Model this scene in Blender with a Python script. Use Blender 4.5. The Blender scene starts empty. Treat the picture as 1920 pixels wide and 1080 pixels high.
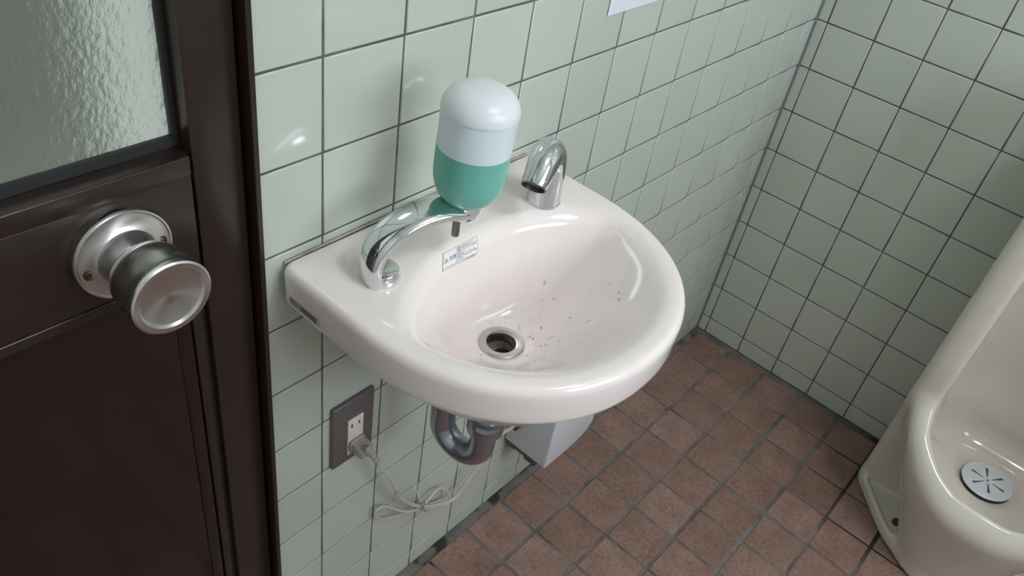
import bpy, bmesh, math, random
import numpy as np
from mathutils import Vector, Matrix
from mathutils.bvhtree import BVHTree
random.seed(7)
R = math.radians
scene = bpy.context.scene
COL = scene.collection

# ------------------------------------------------------------------ camera
CAM = Vector((-0.4462, -0.5638, 1.3741)); YAW, PITCH, ROLL, FPX = 0.6092, -0.6732, 0.1878, 1534.56
def cam_axes():
    f = Vector((math.cos(YAW)*math.cos(PITCH), math.sin(YAW)*math.cos(PITCH), math.sin(PITCH)))
    r = Vector((math.sin(YAW), -math.cos(YAW), 0)); u = r.cross(f)
    c, s = math.cos(ROLL), math.sin(ROLL)
    return r*c + u*s, u*c - r*s, f
CR, CU, CF = cam_axes()
cam = bpy.data.objects.new('camera', bpy.data.cameras.new('camera')); COL.objects.link(cam)
m = Matrix((CR, CU, -CF)).transposed().to_4x4(); m.translation = CAM
cam.matrix_world = m
cam.data.sensor_width = 36; cam.data.lens = FPX/1920*36; cam.data.clip_start = 0.01
scene.camera = cam
def px(u, v, ax, val):                       # a photo pixel on the plane axis = val
    d = CR*((u-960)/FPX) - CU*((v-540)/FPX) + CF
    return CAM + d*((val-CAM[ax])/d[ax])

# ------------------------------------------------------------------ world, exposure
world = bpy.data.worlds.new('sky'); scene.world = world; world.use_nodes = True
bg = world.node_tree.nodes['Background']; bg.inputs[0].default_value = (0.92, 0.95, 0.97, 1); bg.inputs[1].default_value = 1.2
vs = scene.view_settings
vs.view_transform = 'Standard'; vs.look = 'None'; vs.gamma = 1; vs.exposure = 0.52; vs.use_curve_mapping = False
LAMP_POWER = 15.5           # emission of the ceiling lamp's diffuser
WINDOW_POWER = 5.0         # emission of the daylit frosted window pane

# ------------------------------------------------------------------ materials
def srgb(r, g, b):
    f = lambda c: (c/255/12.92) if c/255 <= 0.04045 else ((c/255+0.055)/1.055)**2.4
    return (f(r), f(g), f(b), 1)
class NT:
    def __init__(s, name):
        s.m = bpy.data.materials.new(name); s.m.use_nodes = True; s.t = s.m.node_tree; s.n = s.t.nodes
        s.b = s.n['Principled BSDF']; s.out = s.n['Material Output']
    def new(s, typ, **kw):
        n = s.n.new(typ)
        for k, v in kw.items():
            if k in n.inputs: n.inputs[k].default_value = v
            else: setattr(n, k, v)
        return n
    def link(s, a, b): s.t.links.new(a, b)
    def set(s, **kw):
        for k, v in kw.items(): s.b.inputs[k.replace('_', ' ')].default_value = v
        return s
    def coords(s, kind='Object'): return s.new('ShaderNodeTexCoord').outputs[kind]
    def pos(s): return s.new('ShaderNodeNewGeometry').outputs['Position']
    def noise(s, scale, detail=4, rough=0.5, vec=None):
        n = s.new('ShaderNodeTexNoise'); n.inputs['Scale'].default_value = scale; n.inputs['Detail'].default_value = detail
        n.inputs['Roughness'].default_value = rough
        s.link(vec if vec is not None else s.pos(), n.inputs['Vector']); return n.outputs['Fac']
    def ramp(s, fac, stops):
        r = s.new('ShaderNodeValToRGB'); e = r.color_ramp.elements
        while len(e) < len(stops): e.new(0.5)
        for el, (p, c) in zip(e, stops): el.position = p; el.color = c if len(c) == 4 else (*c, 1)
        s.link(fac, r.inputs[0]); return r.outputs[0]
    def mix(s, fac, a, b, blend='MIX'):
        n = s.new('ShaderNodeMix', data_type='RGBA', blend_type=blend)
        for sock, v in ((n.inputs[0], fac), (n.inputs[6], a), (n.inputs[7], b)):
            if hasattr(v, 'links'): s.link(v, sock)
            else: sock.default_value = v
        return n.outputs[2]
    def math(s, op, a, b=0.0, clamp=False):
        n = s.new('ShaderNodeMath', operation=op); n.use_clamp = clamp
        for sock, v in ((n.inputs[0], a), (n.inputs[1], b)):
            if hasattr(v, 'links'): s.link(v, sock)
            else: sock.default_value = v
        return n.outputs[0]
    def bump(s, h, strength=0.2, dist=0.001):
        n = s.new('ShaderNodeBump'); n.inputs['Strength'].default_value = strength; n.inputs['Distance'].default_value = dist
        s.link(h, n.inputs['Height']); s.link(n.outputs[0], s.b.inputs['Normal'])
    def color(s, c): s.link(c, s.b.inputs['Base Color'])
W1 = (1, 1, 1, 1); K0 = (0, 0, 0, 1)
MAT = {}
def mat_wall_tile():
    t = NT('mint_glazed_tile'); t.set(Roughness=0.09, Specular_IOR_Level=0.5)
    oi = t.new('ShaderNodeObjectInfo'); base = srgb(205, 217, 203)
    c = t.ramp(oi.outputs['Random'], [(0, srgb(192, 199, 188)), (1, srgb(197, 203, 194))])
    sm = t.ramp(t.noise(9, 3), [(0.35, (0.97, 0.98, 0.955, 1)), (0.7, W1)])
    c = t.mix(1.0, c, sm, 'MULTIPLY')
    sp = t.ramp(t.noise(55, 2), [(0.79, W1), (0.83, (0.72, 0.72, 0.70, 1))])
    t.color(t.mix(0.35, c, t.mix(1.0, c, sp, 'MULTIPLY')))
    t.bump(t.noise(14, 2), 0.05, 0.002)
    return t.m
def mat_grout(name, c0, c1, c2):
    t = NT(name); t.set(Roughness=0.85)
    c = t.ramp(t.noise(24, 5), [(0.3, c0), (0.52, c1), (0.78, c2)])
    t.color(c); t.bump(t.noise(400, 3), 0.4, 0.0006); return t.m
def mat_floor_tile():
    t = NT('brown_floor_tile'); t.set(Roughness=0.52, Specular_IOR_Level=0.35)
    oi = t.new('ShaderNodeObjectInfo')
    off = t.new('ShaderNodeVectorMath', operation='SCALE'); t.link(oi.outputs['Location'], off.inputs[0]); off.inputs['Scale'].default_value = 3.7
    add = t.new('ShaderNodeVectorMath', operation='ADD'); t.link(t.pos(), add.inputs[0]); t.link(off.outputs[0], add.inputs[1])
    v = add.outputs[0]
    c = t.ramp(oi.outputs['Random'], [(0, srgb(140, 113, 102)), (0.5, srgb(147, 119, 108)), (1, srgb(154, 127, 117))])
    big = t.ramp(t.noise(16, 4, 0.6, v), [(0.3, (0.78, 0.76, 0.75, 1)), (0.7, (1.12, 1.1, 1.1, 1))])
    c = t.mix(1.0, c, big, 'MULTIPLY')
    pale = t.ramp(t.noise(34, 5, 0.65, v), [(0.6, K0), (0.78, W1)])
    c = t.mix(t.math('MULTIPLY', pale, 0.4), c, srgb(170, 150, 142))
    mid = t.ramp(t.noise(110, 5, 0.7, v), [(0.34, (0.76, 0.73, 0.72, 1)), (0.5, W1), (0.68, (1.14, 1.12, 1.11, 1))])
    c = t.mix(1.0, c, mid, 'MULTIPLY')
    fine = t.ramp(t.noise(420, 3, 0.6), [(0.33, (0.62, 0.6, 0.58, 1)), (0.5, W1), (0.72, (1.22, 1.2, 1.18, 1))])
    c = t.mix(0.8, c, t.mix(1.0, c, fine, 'MULTIPLY'))
    pit = t.ramp(t.noise(260, 2, 0.4, v), [(0.23, K0), (0.28, W1)])
    c = t.mix(pit, srgb(52, 42, 38), c)
    t.color(c); t.bump(t.noise(300, 4, 0.6), 0.5, 0.0007); return t.m
def mat_floor_grout():
    t = NT('floor_joint_mortar'); t.set(Roughness=0.8)
    c = t.ramp(t.noise(20, 5), [(0.3, srgb(92, 86, 82)), (0.5, srgb(116, 111, 109)), (0.75, srgb(134, 129, 127))])
    P = t.pos(); sep = t.new('ShaderNodeSeparateXYZ'); t.link(P, sep.inputs[0])
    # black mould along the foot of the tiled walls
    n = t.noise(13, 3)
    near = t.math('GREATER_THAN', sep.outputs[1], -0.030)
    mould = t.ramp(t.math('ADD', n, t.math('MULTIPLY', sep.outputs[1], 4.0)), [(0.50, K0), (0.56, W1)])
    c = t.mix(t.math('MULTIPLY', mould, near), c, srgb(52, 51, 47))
    # wet dirt soaked into the joints round the urinal foot
    dv = t.new('ShaderNodeVectorMath', operation='DISTANCE'); t.link(P, dv.inputs[0]); dv.inputs[1].default_value = (1.12, -0.70, 0)
    dirt = t.ramp(t.math('ADD', dv.outputs['Value'], t.math('MULTIPLY', t.noise(9, 3), 0.16)), [(0.29, W1), (0.37, K0)])
    c = t.mix(t.math('MULTIPLY', dirt, 0.92), c, srgb(36, 30, 28))
    t.color(c); t.bump(t.noise(350, 4), 0.5, 0.0008); return t.m
def mat_ceramic(name, c):
    t = NT(name); t.set(Roughness=0.1, Coat_Weight=0.3, Coat_Roughness=0.04)
    v = t.ramp(t.noise(7, 3), [(0.3, tuple(x*0.975 for x in c[:3])), (0.7, c)])
    t.color(v); return t.m
def mat_metal(name, c, rough, aniso=0.0, spots=False):
    t = NT(name); t.set(Metallic=1.0, Roughness=rough, Base_Color=c)
    if aniso: t.set(Anisotropic=aniso)
    if spots:
        s = t.ramp(t.noise(330, 2, 0.5), [(0.62, (rough,)*3), (0.72, (0.42,)*3)])
        t.link(s, t.b.inputs['Roughness'])
    return t.m
def mat_plain(name, c, rough=0.5, var=0.05, scale=30, bump=0.0, **kw):
    t = NT(name); t.set(Roughness=rough, **kw)
    t.color(t.ramp(t.noise(scale, 4), [(0.3, tuple(x*(1-var) for x in c[:3])), (0.7, tuple(min(1, x*(1+var)) for x in c[:3]))]))
    if bump: t.bump(t.noise(scale*8, 4), bump, 0.0005)
    return t.m
def mat_bronze(name, c, rough):
    t = NT(name); t.set(Roughness=rough, Specular_IOR_Level=0.55)
    mp = t.new('ShaderNodeMapping'); t.link(t.pos(), mp.inputs[0]); mp.inputs['Scale'].default_value = (6, 6, 260)
    g = t.noise(1.0, 4, 0.6, mp.outputs[0])
    c1 = tuple(x*0.8 for x in c[:3]); c2 = tuple(x*1.2 for x in c[:3])
    col = t.ramp(g, [(0.3, c1), (0.7, c2)])
    sp = t.ramp(t.noise(520, 1, 0.3), [(0.80, K0), (0.84, W1)])
    t.color(t.mix(t.math('MULTIPLY', sp, 0.35), col, srgb(150, 138, 128)))
    return t.m
def mat_glass_pattern():
    t = NT('patterned_frosted_glass'); t.set(Roughness=0.22, Transmission_Weight=1.0, IOR=1.45, Base_Color=srgb(230, 236, 229))
    mp = t.new('ShaderNodeMapping'); t.link(t.pos(), mp.inputs[0]); mp.inputs['Scale'].default_value = (1, 1, 0.62)
    v1 = t.new('ShaderNodeTexVoronoi', feature='SMOOTH_F1'); v1.inputs['Scale'].default_value = 190; t.link(mp.outputs[0], v1.inputs['Vector'])
    h = t.math('ADD', v1.outputs['Distance'], t.noise(330, 3, 0.6, mp.outputs[0]))
    t.bump(h, 0.28, 0.0015); return t.m
def mat_emit(name, c, s):
    t = NT(name); e = t.new('ShaderNodeEmission'); e.inputs[0].default_value = c; e.inputs[1].default_value = s
    t.link(e.outputs[0], t.out.inputs[0]); return t.m
def mat_bottle():
    t = NT('milky_bottle_plastic'); t.set(Roughness=0.28, Base_Color=srgb(218, 228, 234), Subsurface_Weight=0.35, Subsurface_Scale=0.02)
    return t.m
MAT['tile'] = mat_wall_tile()
MAT['grout'] = mat_grout('dark_wall_grout', srgb(74, 74, 72), srgb(92, 93, 92), srgb(128, 128, 126))
MAT['caulk'] = mat_plain('blue_grey_corner_sealant', srgb(112, 118, 126), 0.5)
MAT['old_caulk'] = mat_grout('stained_sealant', srgb(120, 110, 96), srgb(166, 160, 148), srgb(186, 182, 172))
MAT['ftile'] = mat_floor_tile(); MAT['fgrout'] = mat_floor_grout()
MAT['sink'] = mat_ceramic('pink_white_ceramic', srgb(246, 235, 232))
MAT['urinal'] = mat_ceramic('ivory_ceramic', srgb(216, 209, 199))
MAT['chrome'] = mat_metal('chrome', srgb(226, 228, 230), 0.05)
MAT['chrome_spot'] = mat_metal('water_spotted_chrome', srgb(218, 219, 222), 0.06, spots=True)
MAT['steel'] = mat_metal('satin_steel', srgb(196, 194, 192), 0.27, 0.6)
def mat_knob():
    t = NT('turned_stainless_steel'); t.set(Metallic=1.0, Roughness=0.24, Anisotropic=0.85, Base_Color=srgb(206, 203, 202))
    tg = t.new('ShaderNodeTangent', direction_type='RADIAL', axis='Y'); t.link(tg.outputs[0], t.b.inputs['Tangent']); return t.m
MAT['knob'] = mat_knob()
MAT['steel_dark'] = mat_metal('tarnished_steel', srgb(120, 116, 112), 0.4)
MAT['pipe'] = mat_metal('dull_plated_brass', srgb(178, 182, 194), 0.3)
MAT['grime'] = mat_plain('grimy_drain_wall', srgb(150, 140, 134), 0.5, 0.25, 120)
MAT['black'] = mat_plain('black_rubber', srgb(16, 16, 17), 0.6)
MAT['bronze'] = mat_bronze('dark_brown_aluminium', srgb(41, 29, 24), 0.28)
MAT['panel'] = mat_bronze('gloss_brown_panel', srgb(30, 18, 13), 0.10)
MAT['glass'] = mat_glass_pattern()
MAT['gasket'] = mat_plain('charcoal_glazing_gasket', srgb(40, 38, 40), 0.5)
MAT['paint'] = mat_plain('white_painted_ceiling', srgb(228, 228, 224), 0.8)
MAT['corridor'] = mat_plain('grey_green_plaster', srgb(112, 118, 108), 0.9, 0.12, 5)
MAT['bright_opening'] = mat_plain('pale_bright_opening', srgb(232, 238, 234), 0.9)  # paleness stands in for light from an opening in the corridor
MAT['plate'] = mat_plain('dark_bronze_plate', srgb(114, 108, 108), 0.36, Metallic=0.3)
MAT['ivory'] = mat_plain('ivory_plastic', srgb(226, 219, 210), 0.4)
MAT['cord'] = mat_plain('grey_beige_cord_plastic', srgb(204, 195, 192), 0.42)
MAT['plug'] = mat_plain('grey_plug_plastic', srgb(172, 162, 154), 0.42)
MAT['dark'] = mat_plain('dark_slot', srgb(22, 20, 20), 0.7)
MAT['box'] = mat_plain('white_box_plastic', srgb(216, 216, 224), 0.35, 0.01)
MAT['greypl'] = mat_plain('dark_grey_plastic', srgb(86, 84, 88), 0.5)
MAT['paper'] = mat_plain('white_paper', srgb(226, 228, 240), 0.7, 0.01)
MAT['sticker'] = mat_plain('white_sticker', srgb(240, 236, 238), 0.35, 0.01)
MAT['sticker_edge'] = mat_plain('greyed_sticker_edge', srgb(168, 158, 158), 0.5)
MAT['ink'] = mat_plain('black_ink', srgb(44, 42, 48), 0.6)
MAT['yellow'] = mat_plain('yellow_print', srgb(222, 204, 96), 0.5)
MAT['label_base'] = mat_plain('pale_grey_label', srgb(206, 195, 191), 0.4)
MAT['label_grey'] = mat_plain('grey_print', srgb(122, 112, 110), 0.5)
MAT['bottle'] = mat_bottle()
MAT['cap'] = mat_plain('milky_cap_plastic', srgb(226, 230, 235), 0.3, 0.01, Subsurface_Weight=0.3, Subsurface_Scale=0.01)
MAT['soap'] = mat_plain('green_liquid_soap', srgb(112, 182, 170), 0.28, 0.03, Subsurface_Weight=0.35, Subsurface_Scale=0.02)
MAT['green'] = mat_plain('green_deodorant', srgb(56, 122, 84), 0.5)
MAT['disc'] = mat_plain('white_drain_cover', srgb(206, 208, 214), 0.35)
MAT['rust'] = mat_plain('rusty_bolt', srgb(74, 56, 46), 0.7, 0.3, 200)
MAT['brown_screw'] = mat_plain('brown_hole', srgb(70, 38, 28), 0.6, 0.3, 200)
MAT['lamp'] = mat_emit('lit_diffuser', (0.98, 0.99, 1.0, 1), LAMP_POWER)
MAT['daylit'] = mat_emit('daylit_frosted_pane', (0.82, 0.91, 1.0, 1), WINDOW_POWER)
wt = NT('water'); wt.set(Roughness=0.02, Transmission_Weight=1.0, IOR=1.33); MAT['water'] = wt.m

# ------------------------------------------------------------------ mesh helpers
def link(name, me, mat=None, parent=None, smooth=False):
    o = bpy.data.objects.new(name, me); COL.objects.link(o)
    if mat is not None and not me.materials: me.materials.append(MAT[mat] if isinstance(mat, str) else mat)
    if smooth: me.polygons.foreach_set('use_smooth', [True]*len(me.polygons))
    if parent: o.parent = parent
    return o
def mesh(name, v, f):
    me = bpy.data.meshes.new(name); me.from_pydata([tuple(p) for p in v], [], f); me.update(); return me
def empty(name, loc=(0, 0, 0)):
    o = bpy.data.objects.new(name, None); COL.objects.link(o); o.location = loc; o.empty_display_size = 0.05
    return o
def tag(o, label, cat, group=None):
    o['label'] = label; o['category'] = cat
    if group: o['group'] = group
    return o
def struct(o, label=None):
    o['kind'] = 'structure'
    if label: o['label'] = label
    return o
def shade_auto(o, ang=35):
    me = o.data; bm = bmesh.new(); bm.from_mesh(me)
    for e in bm.edges:
        e.smooth = not (len(e.link_faces) == 2 and e.calc_face_angle(0) > R(ang))
    for f in bm.faces: f.smooth = True
    bm.to_mesh(me); bm.free(); return o
def put(o, parent, keep=None):
    """parent with geometry already given in world metres: undo the parent's location"""
    o.parent = parent; o.matrix_parent_inverse = Matrix.Translation(-parent.location); return o
def boxes(lst, bevel=0.0, seg=2):
    bm = bmesh.new()
    for (x0, x1, y0, y1, z0, z1) in lst:
        g = bmesh.ops.create_cube(bm, size=1)
        for vv in g['verts']:
            vv.co = Vector(((x0+x1)/2+vv.co.x*(x1-x0), (y0+y1)/2+vv.co.y*(y1-y0), (z0+z1)/2+vv.co.z*(z1-z0)))
    if bevel: bmesh.ops.bevel(bm, geom=list(bm.edges), offset=bevel, segments=seg, profile=0.5, affect='EDGES')
    me = bpy.data.meshes.new('box'); bm.to_mesh(me); bm.free(); return me
def box(name, b, mat, parent=None, bevel=0.0, seg=2):
    o = link(name, boxes([b], bevel, seg), mat)
    if parent: put(o, parent)
    if bevel: shade_auto(o, 50)
    return o
def lathe(name, prof, mat, parent=None, seg=64, origin=(0, 0, 0), axis=(0, 0, 1), ang=35):
    """prof: (radius, height) pairs along axis"""
    q = Vector((0, 0, 1)).rotation_difference(Vector(axis)).to_matrix(); O = Vector(origin)
    v, f, rows = [], [], []
    for (r, h) in prof:
        if r < 1e-6: rows.append([len(v)]); v.append(O + q @ Vector((0, 0, h)))
        else:
            rows.append(list(range(len(v), len(v)+seg)))
            for i in range(seg):
                a = 2*math.pi*i/seg; v.append(O + q @ Vector((r*math.cos(a), r*math.sin(a), h)))
    for a, b in zip(rows, rows[1:]):
        for i in range(seg):
            j = (i+1) % seg
            if len(a) == 1 and len(b) == 1: continue
            if len(a) == 1: f.append((a[0], b[j], b[i]))
            elif len(b) == 1: f.append((a[i], a[j], b[0]))
            else: f.append((a[i], a[j], b[j], b[i]))
    me = mesh(name, v, f); bm = bmesh.new(); bm.from_mesh(me); bmesh.ops.recalc_face_normals(bm, faces=bm.faces); bm.to_mesh(me); bm.free()
    o = link(name, me, mat); shade_auto(o, ang)
    if parent: put(o, parent)
    return o
def catmull(pts, n=8, closed=False):
    P = [np.array(p, float) for p in pts]; out = []
    N = len(P); rng = range(N if closed else N-1)
    for i in rng:
        if closed: p0, p1, p2, p3 = P[i-1], P[i], P[(i+1) % N], P[(i+2) % N]
        else: p0 = P[i-1] if i else 2*P[0]-P[1]; p1, p2 = P[i], P[i+1]; p3 = P[i+2] if i+2 < N else 2*P[-1]-P[-2]
        for k in range(n):
            t = k/n
            out.append(0.5*((2*p1)+(p2-p0)*t+(2*p0-5*p1+4*p2-p3)*t*t+(3*p1-p0-3*p2+p3)*t**3))
    if not closed: out.append(P[-1])
    return out
def sweep(path, section, up=(0, 0, 1), caps=True, closed=False):
    """section(i, s) -> list of (a, b) offsets; a along side, b along up-ish. returns verts, faces"""
    P = [Vector(p) for p in path]; n = len(P); v, f = [], []
    prev = None
    for i, p in enumerate(P):
        t = (P[(i+1) % n]-P[i-1]) if closed else (P[min(i+1, n-1)]-P[max(i-1, 0)])
        t.normalize()
        if prev is None:
            side = t.cross(Vector(up))
            if side.length < 1e-4: side = t.cross(Vector((1, 0, 0)))
            side.normalize()
        else:
            side = prev - t*prev.dot(t); side.normalize()
        prev = side; nn = side.cross(t)
        for a, b in section(i, i/(n-1)): v.append(p+side*a+nn*b)
    k = len(v)//n
    for i in range(n if closed else n-1):
        for j in range(k):
            a = i*k+j; b = i*k+(j+1) % k; c = ((i+1) % n)*k+(j+1) % k; d = ((i+1) % n)*k+j
            f.append((a, b, c, d))
    if caps and not closed:
        f.append(tuple(range(k))[::-1]); f.append(tuple((n-1)*k+j for j in range(k)))
    return v, f
def fix(me):
    bm = bmesh.new(); bm.from_mesh(me); bmesh.ops.recalc_face_normals(bm, faces=bm.faces); bm.to_mesh(me); bm.free(); return me
def circ(r, n=16, e=1.0): return [(r*math.cos(2*math.pi*i/n), r*e*math.sin(2*math.pi*i/n)) for i in range(n)]
def tube(name, path, r, mat, parent=None, n=16, closed=False):
    rr = r if callable(r) else (lambda s: r)
    v, f = sweep(path, lambda i, s: circ(rr(s), n), closed=closed)
    o = link(name, fix(mesh(name, v, f)), mat); shade_auto(o, 50)
    if parent: put(o, parent)
    return o

# ------------------------------------------------------------------ the room shell
XC = 1.2453; PT = 0.1; Z0 = 1.04727          # right wall, tile pitch, height of one horizontal joint
XL, YF, ZC = -1.05, -1.95, 2.42              # far side of the room
ZJ = Z0 - 0.1*10                              # lowest joint (0.047)
JW = 0.0026
DX0, DX1, DZ = -0.790, -0.0787, 1.99          # outer faces of the door frame

wall_back = struct(link('wall_back', boxes([(DX1, XC+0.12, 0.0012, 0.12, -0.02, ZC), (XL-0.1, DX0, 0.0012, 0.12, -0.02, ZC), (DX0, DX1, 0.0012, 0.12, DZ, ZC)]), 'grout'),
                   'mint green tiled wall with dark joints behind the basin')
wall_right = struct(link('wall_right', boxes([(XC+0.0012, XC+0.12, YF-0.1, 0.0012, -0.02, ZC)]), 'grout'), 'mint green tiled wall behind the urinal')
wall_left = struct(link('wall_left', boxes([(XL-0.12, XL-0.0012, YF-0.1, 0.0012, -0.02, ZC)]), 'paint'), 'white painted wall')
WX0, WX1, WZ0, WZ1 = -0.25, 0.95, 1.15, 2.10  # the window opening behind the camera
wall_front = struct(link('wall_front', boxes([(XL-0.1, WX0, YF-0.12, YF, -0.02, ZC), (WX1, XC+0.1, YF-0.12, YF, -0.02, ZC), (WX0, WX1, YF-0.12, YF, -0.02, WZ0), (WX0, WX1, YF-0.12, YF, WZ1, ZC)]), 'paint'), 'white painted wall with a window')
ceiling = struct(link('ceiling', boxes([(XL-0.1, XC+0.1, YF-0.1, 0.1, ZC, ZC+0.08)]), 'paint'), 'white painted ceiling')
floor = struct(link('floor', boxes([(XL-0.1, XC+0.05, YF-0.1, 0.05, -0.08, -0.0025)]), 'fgrout'), 'brown square floor tiles with grey joints')

TM = {}
def tile_mesh(w, h, t, b, mat, key=''):
    k = (round(w, 4), round(h, 4), t, mat)
    if k in TM: return TM[k]
    x, y = w/2, h/2; v = []
    for (i, z) in ((0, -t), (0, -b), (b*0.35, -b*0.3), (b*1.3, 0)):
        v += [(-x+i, -y+i, z), (x-i, -y+i, z), (x-i, y-i, z), (-x+i, y-i, z)]
    f = []
    for r in range(3):
        for j in range(4): f.append((r*4+j, r*4+(j+1) % 4, r*4+4+(j+1) % 4, r*4+4+j))
    f.append((12, 13, 14, 15))
    me = mesh('tile', v, f); me.materials.append(MAT[mat]); TM[k] = me
    for p in list(me.polygons)[4:12]: p.use_smooth = True
    return me
def jittered(me_rot, amt=0.0022):
    return (me_rot[0]+random.uniform(-amt, amt), me_rot[1]+random.uniform(-amt, amt), me_rot[2])
def spans(a0, a1, joint):
    """tile spans between a0 and a1 with joints at joint + k*PT"""
    k = math.floor((a0-joint)/PT); out = []
    while joint+k*PT < a1-1e-6:
        s, e = max(a0, joint+k*PT+JW/2), min(a1, joint+(k+1)*PT-JW/2)
        if e-s > 0.004: out.append((s, e))
        k += 1
    return out
def joined_tiles(name, items, parent, mat):
    v, f = [], []
    for mt, me in items:
        o = len(v); v += [mt @ vv.co for vv in me.vertices]; f += [tuple(o+i for i in p.vertices) for p in me.polygons]
    ob = link(name, mesh(name, v, f), mat, parent); ob['kind'] = 'stuff'; return ob
rows = spans(0.001, ZC, ZJ)
# sink wall
items = []
for (a, b) in spans(DX1, XC-0.002, 0.0):
    for (c, d) in rows: items.append(((a+b)/2, (c+d)/2, b-a, d-c))
items.sort(key=lambda q: (q[1] > 1.95, q[1]))
rest = []
for i, (x, z, w, h) in enumerate(items):
    me = tile_mesh(w, h, 0.003, 0.0011, 'tile')
    if i < 300:
        o = link('tile', me, None, wall_back); o.location = (x, 0, z); o.rotation_euler = jittered((R(90), 0, 0))
    else: rest.append((Matrix.Translation((x, 0, z)) @ Matrix.Rotation(R(90), 4, 'X'), me))
for (a, b) in spans(XL, DX0, 0.0):
    for (c, d) in rows: rest.append((Matrix.Translation(((a+b)/2, 0, (c+d)/2)) @ Matrix.Rotation(R(90), 4, 'X'), tile_mesh(b-a, d-c, 0.003, 0.0011, 'tile')))
joined_tiles('upper_tile', rest, wall_back, 'tile')
# urinal wall
items = []
for (a, b) in spans(0.0035, -YF, 0.0250):
    for (c, d) in rows: items.append((-(a+b)/2, (c+d)/2, b-a, d-c))
items.sort(key=lambda q: (q[0] < -0.75 or q[1] > 1.6, -q[0]))
rest = []
for i, (y, z, w, h) in enumerate(items):
    me = tile_mesh(w, h, 0.003, 0.0011, 'tile')
    if i < 300:
        o = link('tile', me, None, wall_right); o.location = (XC, y, z); o.rotation_euler = jittered((R(90), 0, R(-90)))
    else: rest.append((Matrix.Translation((XC, y, z)) @ Matrix.Rotation(R(-90), 4, 'Z') @ Matrix.Rotation(R(90), 4, 'X'), me))
joined_tiles('far_tile', rest, wall_right, 'tile')
v, f = sweep([(XC-0.0005, -0.0005, 0.004), (XC-0.0005, -0.0005, 1.2), (XC-0.0005, -0.0005, ZC)], lambda i, s: circ(0.0036, 8))
tr = struct(link('trim_1', mesh('trim', v, f), 'caulk'), 'blue grey sealant line in the corner of the tiled walls')
# floor tiles
FJX, FJY, FP, FW = 1.0300, -0.1140, 0.0995, 0.0075
items = []
for i in range(-21, 3):
    for j in range(-19, 2):
        x0, x1 = FJX+i*FP+0.0025, FJX+(i+1)*FP-0.0025; y0, y1 = FJY+j*0.1022+FW/2, FJY+(j+1)*0.1022-FW/2
        x0, x1 = max(x0, XL), min(x1, XC-0.012); y0, y1 = max(y0, YF), min(y1, -0.019)
        if x1-x0 < 0.02 or y1-y0 < 0.02: continue
        items.append(((x0+x1)/2, (y0+y1)/2, x1-x0, y1-y0))
items.sort(key=lambda q: (q[0]-0.75)**2*0.8+(q[1]+0.4)**2)
rest = []
for i, (x, y, w, h) in enumerate(items):
    me = tile_mesh(w, h, 0.004, 0.0016, 'ftile')
    if i < 300:
        o = link('tile', me, None, floor); o.location = (x+random.uniform(-.0008, .0008), y+random.uniform(-.0008, .0008), random.uniform(-0.0006, 0.0))
        o.rotation_euler = (random.uniform(-.003, .003), random.uniform(-.003, .003), random.uniform(-.008, .008))
    else: rest.append((Matrix.Translation((x, y, 0)), me))
joined_tiles('far_tile', rest, floor, 'ftile')

# window behind the camera (its daylight fills the room)
w1 = struct(empty('window_1', ((WX0+WX1)/2, YF-0.05, WZ0)), 'frosted window in the wall opposite the basin')
fr = link('window_frame', boxes([(WX0, WX1, YF-0.09, YF-0.03, WZ0, WZ0+0.04), (WX0, WX1, YF-0.09, YF-0.03, WZ1-0.04, WZ1), (WX0, WX0+0.04, YF-0.09, YF-0.03, WZ0, WZ1), (WX1-0.04, WX1, YF-0.09, YF-0.03, WZ0, WZ1), ((WX0+WX1)/2-0.02, (WX0+WX1)/2+0.02, YF-0.08, YF-0.04, WZ0, WZ1)]), 'bronze'); put(fr, w1)
for k in range(2):
    a = WX0+0.04 if k == 0 else (WX0+WX1)/2+0.02; b = (WX0+WX1)/2-0.02 if k == 0 else WX1-0.04
    box('pane', (a, b, YF-0.064, YF-0.058, WZ0+0.04, WZ1-0.04), 'daylit', w1)
# ceiling lamp
LX, LY = 0.30, -1.15
lamp = tag(empty('ceiling_lamp', (LX, LY, ZC)), 'square white ceiling lamp with glowing diffuser over the urinal', 'lamp')
box('housing', (LX-0.20, LX+0.20, LY-0.20, LY+0.20, ZC-0.03, ZC), 'paint', lamp, 0.006)
box('diffuser', (LX-0.18, LX+0.18, LY-0.18, LY+0.18, ZC-0.075, ZC-0.03), 'lamp', lamp, 0.012)
# corridor seen through the door's patterned glass
struct(link('wall_corridor', boxes([(-2.2, 0.30, 1.30, 1.36, 0, 2.6), (0.0, 0.10, 0.421, 1.30, 0, 2.6)]), 'corridor'), 'grey green corridor wall behind the patterned glass')
struct(link('bright_opening_panel', boxes([(-0.02, 0.10, 0.14, 0.42, 0, 2.6)]), 'bright_opening'), 'added pale panel standing in for a bright opening behind the patterned glass')  # panel added to give the bright band of an opening through the glass

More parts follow.
